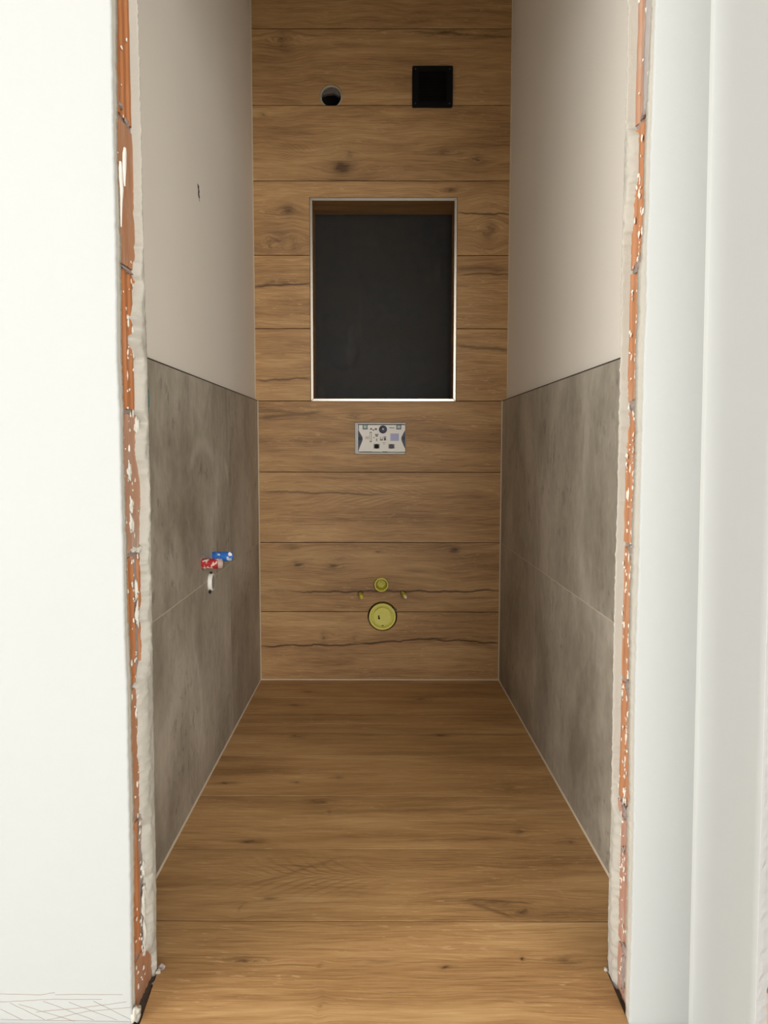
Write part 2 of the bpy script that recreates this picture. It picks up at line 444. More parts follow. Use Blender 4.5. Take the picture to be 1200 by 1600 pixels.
KB = [(-0.396, 2.658, 0.0380, 0.0489, 0.45), (0.250, 2.683, 0.1630, 0.0163, 0.35), (-0.482, 2.367, 0.0136, 0.0109, 0.60), (-0.152, 2.153, 0.0543, 0.0462, 0.70), (-0.129, 2.202, 0.0326, 0.0272, 0.40), (0.279, 2.220, 0.0598, 0.0136, 0.60), (0.398, 2.184, 0.0299, 0.0190, 0.50), (-0.381, 1.984, 0.0489, 0.0326, 0.40), (-0.421, 1.870, 0.0598, 0.0543, 0.40), (-0.360, 1.849, 0.0217, 0.0435, 0.45), (-0.462, 1.837, 0.0190, 0.0326, 0.35), (0.454, 1.897, 0.0272, 0.0652, 0.45), (0.294, 2.064, 0.0272, 0.0163, 0.40), (-0.436, 1.691, 0.0707, 0.0136, 0.40), (-0.104, 1.132, 0.0326, 0.0217, 0.30), (-0.347, 0.502, 0.0272, 0.0163, 0.60), (-0.201, 0.497, 0.0299, 0.0163, 0.60), (0.325, 0.567, 0.0299, 0.0163, 0.60), (-0.009, 0.558, 0.0163, 0.0068, 0.50), (-0.241, 0.190, 0.0109, 0.0245, 0.45), (-0.103, 0.182, 0.0082, 0.0190, 0.30), (-0.379, 0.580, 0.0326, 0.0163, 0.30), (-0.449, 0.386, 0.0543, 0.0217, 0.30), (-0.174, 0.533, 0.0380, 0.0272, 0.20)]
VB = [(0.120, 2.688, 0.536, 2.668, 0.35, 0.0054), (0.324, 1.969, 0.546, 1.971, 0.70, 0.0041), (-0.525, 1.675, -0.292, 1.683, 0.70, 0.0054), (0.336, 1.725, 0.549, 1.728, 0.60, 0.0041), (0.325, 1.751, 0.522, 1.746, 0.35, 0.0109), (-0.521, 1.287, -0.295, 1.295, 0.60, 0.0054), (0.320, 1.428, 0.540, 1.415, 0.45, 0.0109), (-0.510, 1.124, -0.253, 1.156, 0.45, 0.0082), (-0.523, 1.164, -0.199, 1.132, 0.30, 0.0082), (-0.500, 0.818, 0.018, 0.808, 0.50, 0.0054), (-0.367, 0.386, 0.513, 0.395, 0.75, 0.0049), (-0.507, 0.148, -0.092, 0.157, 0.75, 0.0049), (-0.092, 0.162, 0.267, 0.185, 0.75, 0.0054), (0.239, 0.180, 0.516, 0.164, 0.75, 0.0043)]


def pick(fs, a, b): return [f for f in fs if a - 0.01 <= f[1] < b + 0.01]


fj = [0.0, -0.2436, -0.5436, -0.8436, -1.1436, -1.4436, -1.7436, -2.0436]
ftone = [1.0, 1.02, 0.98, 1.02, 0.97, 0.88, 0.92]
for i, (b, a) in enumerate(zip(fj, fj[1:])):
    m = wood('floor_oak_%d' % i, 'y', 40 + i, ftone[i], pick(KF, a, b), pick(VF, a, b),
             rings=(-0.16, -1.57, 0.16, 0.08, 0.4) if i == 5 else None, band=0.85)
    g0, g1 = a + 0.0017, b - 0.0017 if i else b - 0.003
    if i < 6:
        lp = [(xl(g0) + 0.003, g0), (xr(g0) - 0.003, g0), (xr(g1) - 0.003, g1), (xl(g1) + 0.003, g1)]
    else:   # the last plank is notched round both door jambs
        yn = -1.903
        lp = [(-0.4015, a), (0.4505, a), (0.4505, yn), (xr(yn) - 0.003, yn), (xr(g1) - 0.003, g1),
              (xl(g1) + 0.003, g1), (xl(yn) + 0.003, yn), (-0.4105, yn)]
    link('plank', plate([lp], lambda u, v, d: (u, v, -d), T - 0.0008), m, fl, bevel=0.0004)
    if i: link('grout_line', plate([[(xl(b) + 0.003, b - 0.0016), (xr(b) - 0.003, b - 0.0016), (xr(b) - 0.003, b + 0.0016), (xl(b) + 0.003, b + 0.0016)]], lambda u, v, d: (u, v, -0.0009 - d), 0.008), MAT['floor_grout'], fl)

# ---- back wall: body with its openings, then the planks
NX0, NX1, NZ0, NZ1, ND = -0.2905, 0.3190, 1.1990, 2.0330, 0.22
HX, HZ, HR = -0.2005, 2.437, 0.0465          # core hole, top left
FX0, FX1, FZ0, FZ1 = -0.1069, 0.1098, 0.9760, 1.1106    # cistern opening
DX, DZ, DR = 0.0115, 0.2803, 0.0640          # drain hole
SX, SZ, SR = 0.0072, 0.4169, 0.0290          # flush pipe hole
BOLT = [(-0.0835, 0.3790), (0.0985, 0.3820)]
mw = lambda y0: (lambda u, v, d: (u, y0 + d, v))
rect = lambda a, b, c, d: [(a, c), (b, c), (b, d), (a, d)]
holes = [rect(NX0 - 0.012, NX1 + 0.012, NZ0 - 0.012, NZ1 + 0.012), circ(HX, HZ, HR + 0.002, 40, 0.0015, 3), rect(FX0, FX1, FZ0, FZ1),
         circ(DX, DZ, DR - 0.003), circ(SX, SZ, SR)] + [circ(x, z, 0.010, 16) for x, z in BOLT]
bm = plate([rect(-0.64, 0.72, -0.08, CEIL)] + holes, mw(T + 0.0005), 0.24)
box(bm, -0.64, 0.72, 0.2505, 0.30, -0.08, CEIL)
wb = link('wall_back', bm, MAT['substrate'])
tag(wb, 'back wall clad in horizontal oak-look planks around the dark niche', 'wall', kind='structure')

tones = [0.97, 0.93, 1.0, 1.02, 1.06, 1.10, 1.04, 0.98, 0.93, 0.90]
for k in range(10):
    z0, z1 = 0.3 * k, min(0.3 * k + 0.3, CEIL)
    a, b = z0 + GAP, z1 - GAP
    if k == 0: a = 0.003
    low = k < 4
    L = xl(0) + 0.003 if low else pl(0) + 0.003
    R = xr(0) - 0.003 if low else pr(0) - 0.003
    m = wood('wall_oak_%d' % k, 'z', 3 + k * 1.37, tones[k], pick(KB, z0, z1), pick(VB, z0, z1),
             rings={2: (-0.03, 0.795, 0.22, 0.05, 0.55), 7: (-0.36, 2.225, 0.10, 0.035, 0.35)}.get(k))
    loops = []
    if k in (4, 5):          # cut in two by the niche
        top = b
        loops = [[rect(L, NX0 - 0.0015, a, b)], [rect(NX1 + 0.0015, R, a, b)]]
    elif k == 6:             # notched round the head of the niche
        loops = [[[(L, a), (NX0 - 0.0015, a), (NX0 - 0.0015, NZ1 + 0.0015), (NX1 + 0.0015, NZ1 + 0.0015), (NX1 + 0.0015, a), (R, a), (R, b), (L, b)]]]
    elif k == 0:
        loops = [[[(L, a), (R, a), (R, b)] + arc(DX, DZ, DR, b, False) + [(L, b)]]]
    elif k == 1:
        loops = [[[(L, a)] + arc(DX, DZ, DR, a, True) + [(R, a), (R, b), (L, b)], circ(SX, SZ, SR + 0.001, 36)] +
                 [circ(x, z, 0.0105, 18) for x, z in BOLT]]
    elif k == 3:
        loops = [[rect(L, R, a, b), rect(FX0, FX1, FZ0, FZ1)]]
    elif k == 8:
        loops = [[[(L, a)] + arc(HX, HZ, HR, a, True) + [(R, a), (R, b), (L, b)]]]
    else:
        loops = [[rect(L, R, a, b)]]
    for lp in loops:
        link('plank', plate(lp, mw(0.0), T - 0.0006), m, wb, bevel=0.0007)

# niche lining, back panel
mliner = wood('niche_oak', 'y', 77, 0.9)
mliner_s = wood('niche_oak_side', 'z', 78, 0.85)
i0, i1, k0, k1 = NX0 + 0.0025, NX1 - 0.0025, NZ0 + 0.0025, NZ1 - 0.0025
link('niche_liner', boxes((i0, i1, 0.008, ND, k1, k1 + 0.009)), mliner, wb)
link('niche_liner', boxes((i0, i1, 0.008, ND, k0 - 0.009, k0)), mliner, wb)
link('niche_liner', boxes((i0 - 0.009, i0, 0.008, ND, k0, k1)), mliner_s, wb)
link('niche_liner', boxes((i1, i1 + 0.009, 0.008, ND, k0, k1)), mliner_s, wb)
o = link('niche_panel', boxes((i0 - 0.006, i1 + 0.006, ND, ND + 0.01, k0 - 0.006, k1 + 0.006)), MAT['niche'], wb)
o['label'] = 'matt anthracite tile with wiped smudges'
bm = boxes((i0, i1, ND - 0.003, ND, k1 - 0.003, k1), (i0, i1, ND - 0.003, ND, k0, k0 + 0.003))
link('niche_joint', bm, MAT['tile_edge'], wb)

# ---- side walls
WHC = [(-1.0427, 0.6655, 0.0260), (-0.8962, 0.6660, 0.0230)]       # supply holes
DHC = (-0.957, 0.5915, 0.0285)                                     # basin drain
BXC = (-1.580, 1.1085, 0.045)                                      # switch box hole
gouge = [(-0.978, 1.7695), (-0.968, 1.7650), (-0.969, 1.7580), (-0.966, 1.7520), (-0.968, 1.7445), (-0.965, 1.7360), (-0.968, 1.7320),
         (-0.966, 1.7255), (-0.969, 1.7215), (-0.973, 1.7300), (-0.976, 1.7370), (-0.975, 1.7500), (-0.978, 1.7600)]
gouge = [(-0.972 + (a + 0.972) * 2.3, b) for a, b in gouge]
for side in ('left', 'right'):
    s = -1 if side == 'left' else 1
    pf, xf = (pl, xl) if s < 0 else (pr, xr)
    mp = (lambda pf, s: (lambda u, v, d: (pf(u) + s * d, u, v)))(pf, s)
    outer = rect(YI, 0.009, -0.05, CEIL)
    hs = []
    if s < 0:
        hs = [gouge, circ(BXC[0], BXC[1], BXC[2], 32)] + [circ(a, b, c) for a, b, c in WHC] + [circ(*DHC)]
    bm = plate([outer] + hs, mp, 0.02)
    w = link('wall_' + side, bm, MAT['room_plaster'])
    tag(w, {'left': 'left side wall, cream plaster above grey tiles with pipe stubs', 'right': 'right side wall, cream plaster above plain grey concrete-look tiles'}[side], 'wall', kind='structure')
    bm = plate([rect(YI, 0.009, -0.05, CEIL)], (lambda pf, s: (lambda u, v, d: (pf(u) + s * (0.0205 + d), u, v)))(pf, s), 0.09)
    link('masonry', bm, MAT['mortar_dark'], w)
    if s < 0: link('gouge_shade', boxes((pl(-0.97) - 0.0200, pl(-0.97) - 0.0007, -1.0, -0.94, 1.712, 1.778)), MAT['hole_dark'], w)  # dark box almost flush with the plaster, painting the gouge's inner shade
    # tiles
    yj = -0.6425 if s < 0 else -0.703
    g = 0.0013
    mt = (lambda xf, s: (lambda u, v, d: (xf(u) + s * d, u, v)))(xf, s)
    rows = [(0.0045, 0.6 - g), (0.6 + g, 1.2)]
    colsY = [(YI + 0.001, yj - g), (yj + g, -0.0035)]
    for r, (a, b) in enumerate(rows):
        for c, (y0, y1) in enumerate(colsY):
            sm = []
            if s < 0 and r == 1 and c == 0: sm = [(-1.02, 0.80, 0.21, 0.7, 2.6, 0.020, 0.28), (-0.80, 0.72, 0.24, 0.0, 1.4, 0.022, 0.25)]
            if s < 0 and r == 0 and c == 0: sm = [(-1.35, 0.25, 0.25, -0.6, 0.9, 0.012, 0.35)]
            m = concrete('concrete_%s_%d%d' % (side, r, c), 3 + r * 2.3 + c * 5.1 + (s + 1) * 9, sm)
            lp = rect(y0, y1, a, b); loops = [lp]
            if s < 0 and c == 0:
                if r == 1:
                    loops = [[(y0, a)] + arc(*DHC, a, True) + [(y1, a), (y1, b), (y0, b)]] + [circ(p, q, rr) for p, q, rr in WHC] + [circ(*BXC)]
                else:
                    loops = [[(y0, a), (y1, a), (y1, b)] + arc(*DHC, b, False) + [(y0, b)]]
            link('tile', plate(loops, mt, 0.0095), m, w, bevel=0.0006)
    # grout lines between the tiles, and the dark strip along their top edge
    bm = bmesh.new()
    if s < 0:
        segs = [(YI, DHC[0] - DHC[2]), (DHC[0] + DHC[2], -0.004)]
    else:
        segs = [(YI, -0.004)]
    for y0, y1 in segs:
        plate([rect(y0, y1, 0.6 - g * 1.1, 0.6 + g * 1.1)], (lambda xf, s: (lambda u, v, d: (xf(u) + s * (0.0001 + d), u, v)))(xf, s), 0.008, bm)
    link('grout_line', bm, MAT['tile_grout'], w)
    for a, b in rows:
        link('grout_line', plate([rect(yj - g * 1.1, yj + g * 1.1, a, b)], (lambda xf, s: (lambda u, v, d: (xf(u) + s * (0.0001 + d), u, v)))(xf, s), 0.008), MAT['tile_grout'], w)
    link('edge_strip', plate([rect(YI + 0.001, -0.002, 1.2005, 1.2035)],
         (lambda xf, pf, s: (lambda u, v, d: (xf(u) + s * 0.0008 if d == 0 else pf(u) + s * 0.002, u, v)))(xf, pf, s), 1.0), MAT['tile_edge'], w)

# ---- sealant joints
def strip(name, pts, label, mat='silicone'):
    """pts: list of quads' cross-sections along a run: each a list of points"""
    bm = bmesh.new(); rings = [[bm.verts.new(p) for p in sec] for sec in pts]
    for p, q in zip(rings, rings[1:]):
        for i in range(len(p)): bm.faces.new((p[i], p[(i + 1) % len(p)], q[(i + 1) % len(q)], q[i]))
    bm.faces.new(rings[0]); bm.faces.new(list(reversed(rings[-1])))
    return tag(link(name, bm, MAT[mat]), label, 'sealant', kind='structure')


W = 0.0042
strip('trim_1', [[(xl(0), 0.006, -0.004), (xl(0), -W * 0.6, -0.004), (xl(0), -W * 0.6, 0.0006), (xl(0), -0.0006, W), (xl(0), 0.006, W)],
                 [(xr(0), 0.006, -0.004), (xr(0), -W * 0.6, -0.004), (xr(0), -W * 0.6, 0.0006), (xr(0), -0.0006, W), (xr(0), 0.006, W)]],
      'pale sealant joint between plank floor and back wall')
for n, s, xf, pf, nm in ((2, -1, xl, pl, 'left'), (3, 1, xr, pr, 'right')):
    secs = []
    for y in (YI + 0.02, -0.001):
        X = xf(y)
        secs.append([(X + s * 0.006, y, -0.004), (X - s * W * 0.8, y, -0.004), (X - s * W * 0.8, y, 0.0006), (X - s * 0.0005, y, W * 1.1), (X + s * 0.006, y, W * 1.1)])
    strip('trim_%d' % n, secs, 'pale sealant joint along the foot of the %s grey tiles' % nm)
    X = xf(0)
    strip('trim_%d' % (n + 2), [[(X + s * 0.004, 0.004, z), (X + s * 0.004, -W, z), (X - s * 0.0004, -W, z), (X - s * W * 0.9, -0.0005, z), (X - s * W * 0.9, 0.004, z)] for z in (W, 1.2005)],
          'pale vertical sealant joint where the %s grey tiles meet the planks' % nm)
    X = pf(0)
    strip('trim_%d' % (n + 4), [[(X + s * 0.004, 0.004, z), (X + s * 0.004, -W, z), (X - s * 0.0004, -W, z), (X - s * W * 0.9, -0.0005, z), (X - s * W * 0.9, 0.004, z)] for z in (1.2045, CEIL)],
          'cream sealant line where the %s plaster meets the planks' % nm)

# ---- ceiling
tag(link('ceiling', boxes((-0.70, 0.75, YI, 0.30, CEIL, CEIL + 0.1)), MAT['ceiling']), 'ceiling of the toilet room above the planked wall', 'ceiling', kind='structure')

# ------------------------------------------------------------------ door wall with its broken-out brick jambs
HEAD = 2.20
wf = link('wall_front', boxes((-3.6, -0.468, YO, YI, -0.08, CEIL), (0.505, 2.9, YO, YI, -0.08, CEIL), (-0.468, 0.505, YO, YI, HEAD, CEIL)), MAT['hall_plaster'])
tag(wf, 'white plastered door wall with raw brick jambs', 'wall', kind='structure')
L_white = [(-0.4070, 1.701), (-0.4079, 1.629), (-0.4088, 1.556), (-0.4093, 1.482), (-0.4092, 1.408), (-0.4096, 1.333), (-0.4108, 1.226), (-0.4123, 1.149), (-0.4103, 1.046), (-0.4110, 0.915), (-0.4105, 0.830), (-0.4113, 0.695), (-0.4097, 0.585), (-0.4107, 0.502), (-0.4114, 0.388), (-0.4123, 0.259), (-0.4144, 0.130), (-0.4163, 0.030), (-0.4154, 0.001)]
L_in = [(-0.4084, 1.779), (-0.4078, 1.712), (-0.4074, 1.563), (-0.4077, 1.453), (-0.4080, 1.342), (-0.4072, 1.252), (-0.4058, 1.161), (-0.4060, 1.051), (-0.4053, 0.929), (-0.4069, 0.781), (-0.4078, 0.631), (-0.4082, 0.509), (-0.4083, 0.447), (-0.4099, 0.320), (-0.4110, 0.177), (-0.4130, 0.070), (-0.4132, 0.004)]
L_bl = [(-2.0039, 1.721), (-2.0086, 1.619), (-2.0080, 1.548), (-2.0118, 1.518), (-2.0136, 1.455), (-2.0085, 1.380), (-2.0072, 1.315), (-2.0082, 1.303), (-2.0089, 1.232), (-2.0101, 1.153), (-2.0098, 1.074), (-2.0159, 0.994), (-2.0124, 0.913), (-2.0125, 0.826), (-2.0138, 0.744), (-2.0085, 0.659), (-2.0098, 0.575), (-2.0111, 0.491), (-2.0073, 0.405), (-2.0078, 0.306), (-2.0157, 0.179), (-2.0154, 0.113), (-2.0160, 0.012)]
L_br = [(-1.8997, 1.777), (-1.9003, 1.724), (-1.8991, 1.671), (-1.9036, 1.588), (-1.8952, 1.558), (-1.9027, 1.506), (-1.9054, 1.423), (-1.9046, 1.362), (-1.9199, 1.303), (-1.9098, 1.294), (-1.9335, 1.240), (-1.9381, 1.226), (-1.9271, 1.208), (-1.9514, 1.188), (-1.9419, 1.175), (-1.9237, 1.158), (-1.9240, 1.107), (-1.9270, 1.067), (-1.9049, 1.043), (-1.9286, 1.022), (-1.9314, 0.986), (-1.9152, 0.957), (-1.9066, 0.921), (-1.9192, 0.829), (-1.9115, 0.807), (-1.9277, 0.792), (-1.9108, 0.765), (-1.9201, 0.744), (-1.9139, 0.725), (-1.9347, 0.699), (-1.9214, 0.676), (-1.9268, 0.654), (-1.9211, 0.629), (-1.9363, 0.603), (-1.9471, 0.585), (-1.9623, 0.578), (-1.9600, 0.559), (-1.9550, 0.528), (-1.9536, 0.498), (-1.9621, 0.484), (-1.9526, 0.414), (-1.9585, 0.335), (-1.9343, 0.302), (-1.9405, 0.271), (-1.9350, 0.241), (-1.9495, 0.228), (-1.9302, 0.200), (-1.9438, 0.176), (-1.9289, 0.139), (-1.9267, 0.089), (-1.9458, 0.073), (-1.9081, 0.037), (-1.9050, -0.005)]
R_white = [(0.4481, 1.701), (0.4474, 1.604), (0.4474, 1.531), (0.4464, 1.458), (0.4470, 1.383), (0.4449, 1.328), (0.4467, 1.227), (0.4447, 1.150), (0.4452, 1.073), (0.4455, 0.926), (0.4460, 0.831), (0.4452, 0.723), (0.4449, 0.614), (0.4462, 0.504), (0.4489, 0.358), (0.4504, 0.197), (0.4500, 0.065), (0.4499, 0.003)]
R_in = [(0.4464, 1.779), (0.4476, 1.645), (0.4466, 1.508), (0.4465, 1.398), (0.4462, 1.342), (0.4483, 1.167), (0.4473, 1.067), (0.4490, 0.907), (0.4481, 0.753), (0.4486, 0.632), (0.4507, 0.449), (0.4513, 0.322), (0.4509, 0.215), (0.4510, 0.108), (0.4535, 0.003)]
R_bl = [(-1.8891, 1.783), (-1.8997, 1.657), (-1.8939, 1.619), (-1.9019, 1.567), (-1.9219, 1.540), (-1.9218, 1.500), (-1.9273, 1.476), (-1.9168, 1.453), (-1.9128, 1.394), (-1.9063, 1.362), (-1.9041, 1.322), (-1.9011, 1.268), (-1.9004, 1.210), (-1.9019, 1.124), (-1.9101, 1.095), (-1.9080, 1.052), (-1.9078, 1.009), (-1.8999, 0.965), (-1.8946, 0.936), (-1.9029, 0.907), (-1.8973, 0.857), (-1.8931, 0.812), (-1.8889, 0.767), (-1.8976, 0.663), (-1.9012, 0.573), (-1.9022, 0.463), (-1.9090, 0.334), (-1.9305, 0.320), (-1.9282, 0.232), (-1.9274, 0.144), (-1.9339, 0.067), (-1.9272, 0.020), (-1.9383, -0.014)]
R_br = [(-2.0097, 1.717), (-2.0072, 1.620), (-2.0005, 1.553), (-1.9993, 1.472), (-2.0043, 1.394), (-1.9994, 1.338), (-2.0016, 1.312), (-1.9822, 1.290), (-1.9839, 1.210), (-1.9850, 1.157), (-1.9884, 1.076), (-1.9952, 0.995), (-1.9910, 0.924), (-1.9868, 0.829), (-1.9890, 0.740), (-1.9925, 0.657), (-1.9977, 0.573), (-1.9969, 0.499), (-2.0043, 0.389), (-1.9922, 0.360), (-2.0006, 0.239), (-2.0037, 0.114), (-2.0043, 0.040), (-2.0143, -0.013)]


def jit(z, seed, amp):
    return amp * (noise.noise(Vector((seed, 0.0, z * 55))) + 0.7 * noise.noise(Vector((seed + 5, 1.0, z * 140))) + 0.5 * noise.noise(Vector((seed + 9, 2.0, z * 320))))


def grid(secs):
    bm = bmesh.new(); rows = [[bm.verts.new(p) for p in s] for s in secs]
    for p, q in zip(rows, rows[1:]):
        for i in range(len(p) - 1): bm.faces.new((p[i], p[i + 1], q[i + 1], q[i]))
    return bm


ZS = [-0.012 + (HEAD + 0.012) * i / 620 for i in range(621)]
for s, W_, IN_, NEAR, FAR, xb, xw in ((-1, L_white, L_in, L_bl, L_br, -0.421, -0.468), (1, R_white, R_in, R_br, R_bl, 0.461, 0.505)):
    nm = 'left' if s < 0 else 'right'
    # front plaster: hall face, its torn edge and the cut thickness
    secs = []; lips = []
    for z in ZS:
        e = lerp_line(W_, z) + jit(z, 1 + s, 0.0009); yb = lerp_line(NEAR, z) + jit(z, 7 + s, 0.0022)
        q = abs(jit(z, 20 + s, 0.0012))
        secs.append([(xw, YO, z), (xw - s * 0.02, YO, z), (e + s * 0.0045, YO, z), (e + s * 0.0026, YO + 0.0001, z), (e + s * 0.0010, YO + 0.0008, z), (e, YO + 0.0026, z)])
        lips.append([(e, YO + 0.0026, z), (e + s * (0.0003 + q), YO + 0.006, z), (e + s * (0.001 + q * 1.3), (YO + yb) / 2, z), (e + s * (0.0015 + q), yb - 0.003, z),
                     (xb - s * 0.0035, yb, z), (xb + s * 0.004, yb + 0.002, z)])
    o = link('plaster_face', grid(secs), MAT['hall_plaster'], wf, smooth=True); o['label'] = 'white hall plaster up to the torn edge'
    o = link('plaster_edge', grid(lips), MAT['lip_plaster'], wf, smooth=True); o['label'] = 'torn edge of the hall plaster'
    # inner plaster: ragged tongue over the brick, then the corner into the room
    secs = []
    for z in ZS:
        e = lerp_line(IN_, z) + jit(z, 31 + s, 0.0008); yb = lerp_line(FAR, z) + jit(z, 37 + s, 0.0050)
        yb = min(yb, YI - 0.006); d = YI - yb
        sec = [(xb + s * 0.004, yb - 0.002, z)]
        for k in range(9):
            tt = k / 8; y = yb + (d - 0.002) * tt
            h = (1 - (1 - min(1, tt * 2.2)) ** 2)
            lumpy = 0.0034 * noise.noise(Vector((y * 90, z * 60, 3 + s))) + 0.0022 * noise.noise(Vector((y * 200, z * 170, 8 + s)))
            X = (xb - s * 0.002) + ((e) - (xb - s * 0.002)) * h
            if 0 < k < 8: X += lumpy * (1.2 - tt * 0.7)
            sec.append((X, y, z))
        sec += [(e + s * 0.0025, YI - 0.0003, z), (e + s * 0.008, YI + 0.0005, z), (xw, YI + 0.0005, z)]
        secs.append(sec)
    o = link('plaster_edge', grid(secs), MAT['rough_plaster'], wf, smooth=True); o['label'] = 'ragged cream plaster lip of the room side'
    # mortar bed behind the bricks
    lo, hi = min(xw, xb + s * 0.0035), max(xw, xb + s * 0.0035)
    link('mortar_bed', boxes((lo, hi, YO + 0.006, YI - 0.004, -0.012, HEAD)), MAT['mortar'], wf)
    # bricks, each with its own ribbed end
    zj = [-0.012, 0.0817, 0.3348, 0.5775, 0.8131, 1.0618, 1.3068, 1.554, 1.800, 2.045, HEAD] if s < 0 else \
         [-0.012, 0.0885, 0.3514, 0.5762, 0.8249, 1.0781, 1.3122, 1.5565, 1.802, 2.046, HEAD]
    kinds = 'fgfgcgfggg' if s < 0 else 'ddggggghgg'
    mats = {'f': 'brick_b', 'g': 'brick_a' if s < 0 else 'brick_e', 'c': 'brick_c', 'd': 'brick_d', 'h': 'brick_c'}
    for bi, (a, b) in enumerate(zip(zj, zj[1:])):
        kd = kinds[bi]; rnd = random.Random(bi * 7 + s)
        ys = [YO + 0.010 + (YI - YO - 0.018) * i / 26 for i in range(27)]
        secs = []
        n = 9
        for r in range(n + 1):
            z = a + 0.0045 + (b - a - 0.009) * r / n
            sec = []
            for i, y in enumerate(ys):
                ph = (y - YO) / 0.0285 + 0.15 * bi
                if kd in 'ghd': gv = 0.0034 * (max(0.0, math.cos(2 * math.pi * ph)) ** 0.6) if kd != 'd' else 0.0014 * max(0.0, math.cos(2 * math.pi * ph))
                else: gv = 0.0004
                if s < 0 and bi in (1, 3) and -1.955 < y < -1.93: gv = 0.012      # broken-open chamber of the hollow brick
                X = xb + s * (gv + 0.0012 * noise.noise(Vector((y * 40, z * 30, bi + s * 3))) + 0.0008 * rnd.uniform(-1, 1) * (1 if r in (0, n) else 0.15))
                sec.append((X, y, z + (0.0022 * noise.noise(Vector((y * 70, bi, r * 5.0))) if r in (0, n) else 0)))
            sec = [(xw, ys[0], z)] + sec + [(xw, ys[-1], z)]
            secs.append(sec)
        bm = grid(secs)
        bm.verts.ensure_lookup_table(); w_ = len(secs[0])
        bm.faces.new([bm.verts[i] for i in range(w_)]); bm.faces.new([bm.verts[n * w_ + i] for i in range(w_)])
        link('brick', bm, MAT[mats[kd]], wf)
    # crumbs and flecks of plaster stuck to the bricks
    bm = bmesh.new(); rnd = random.Random(5 + s)
    for i in range(380 if s > 0 else 190):
        z = rnd.uniform(0.02, 1.80)
        if s < 0:
            if z > 1.33 and rnd.random() < 0.75: continue
            yc = rnd.choice([-1.992, -1.962, -1.958, -1.93]) + rnd.gauss(0, 0.006)
        else:
            if z > 1.50 and rnd.random() < 0.8: continue
            yc = rnd.choice([-1.984, -1.951, -1.951, -1.921]) + rnd.gauss(0, 0.007)
        lo_, hi_ = lerp_line(NEAR, z), lerp_line(FAR, z)
        if not lo_ + 0.003 < yc < hi_ - 0.003: continue
        k = rnd.uniform(0.5, 1.0) ** 2
        lump(bm, (xb - s * 0.0004, yc, z), 0.0012 * k + 0.0005, 0.0034 * k + 0.0008, 0.0038 * k * rnd.uniform(0.4, 2.4) + 0.0008, i, 1, 0.9)
    o = link('plaster_flecks', bm, MAT['white_fleck'], wf, recalc=False); o['kind'] = 'stuff'

# smeared plaster on the left bricks
for pts in ([(-1.9490, 1.5095, 0.0026), (-1.9520, 1.497, 0.0050), (-1.9540, 1.480, 0.0048), (-1.9550, 1.462, 0.0030), (-1.9550, 1.440, 0.0012)],
            [(-1.9740, 1.478, 0.0024), (-1.9740, 1.466, 0.0046), (-1.9730, 1.448, 0.0050), (-1.9715, 1.432, 0.0040), (-1.9740, 1.412, 0.0024), (-1.9765, 1.390, 0.0018), (-1.9780, 1.366, 0.0008)]):
    secs = []
    for (y0, z0, r0), (y1, z1, r1) in zip(pts, pts[1:]):
        for k in range(6):
            t = k / 6; y, z, r = y0 + (y1 - y0) * t, z0 + (z1 - z0) * t, r0 + (r1 - r0) * t
            secs.append([(-0.4212, y - r * 1.7, z)] + [(-0.4206 + 0.0026 * math.sin(math.pi * (j + 0.5) / 5) * min(1, r / 0.004), y - r * 1.5 * math.cos(math.pi * (j + 0.5) / 5), z) for j in range(5)] + [(-0.4212, y + r * 1.7, z)])
    link('plaster_drip', grid(secs), MAT['white_plastic'], wf, smooth=True)
bm = bmesh.new()
for i, (y, z, a, b) in enumerate([(-1.917, 1.035, 0.014, 0.016), (-1.928, 1.185, 0.012, 0.022), (-1.945, 0.700, 0.006, 0.020), (-1.948, 0.745, 0.005, 0.016), (-1.9520, 0.560, 0.007, 0.012), (-1.946, 0.225, 0.007, 0.012), (-1.945, 0.185, 0.007, 0.010), (-1.950, 0.160, 0.004, 0.030), (-1.950, 0.095, 0.004, 0.026), (-1.925, 0.816, 0.016, 0.005), (-1.955, 0.820, 0.012, 0.004), (-1.962, 0.90, 0.008, 0.012), (-1.968, 0.955, 0.009, 0.014), (-1.964, 0.865, 0.007, 0.014)]):
    lump(bm, (-0.4205, y, z), 0.0030, a, b, i + 3, 3, 0.9)
o = link('plaster_blob', bm, MAT['lip_plaster'], wf, recalc=False, smooth=True); o['kind'] = 'stuff'
bm = bmesh.new()
for i, (y, z, a, b, q) in enumerate([(-1.9650, 1.5600, 0.016, 0.005, 0.004), (-1.985, 1.567, 0.010, 0.006, 0.004), (-1.950, 1.312, 0.020, 0.010, 0.003), (-1.972, 1.325, 0.016, 0.010, 0.003), (-1.950, 1.075, 0.022, 0.010, 0.003), (-1.955, 0.822, 0.018, 0.006, 0.003), (-1.960, 0.575, 0.016, 0.012, 0.0035), (-1.960, 0.345, 0.016, 0.014, 0.004), (-1.955, 0.270, 0.006, 0.007, 0.004), (-1.972, 0.092, 0.012, 0.010, 0.003), (-1.972, 0.050, 0.007, 0.034, 0.003)]):
    lump(bm, (0.4605, y, z), q, a, b, i + 30, 3, 0.9)
o = link('mortar_blob', bm, MAT['mortar'], wf, recalc=False, smooth=True); o['kind'] = 'stuff'
bm = bmesh.new()
for i, (y, z, a, b) in enumerate([(-1.992, 1.562, 0.008, 0.005), (-1.965, 1.572, 0.010, 0.004), (-1.935, 1.556, 0.010, 0.006), (-1.955, 1.304, 0.022, 0.003), (-1.948, 0.330, 0.014, 0.009)]):
    lump(bm, (-0.4212, y, z), 0.003, a, b, i + 60, 3, 0.8)
o = link('mortar_blob', bm, MAT['mortar'], wf, recalc=False, smooth=True); o['kind'] = 'stuff'

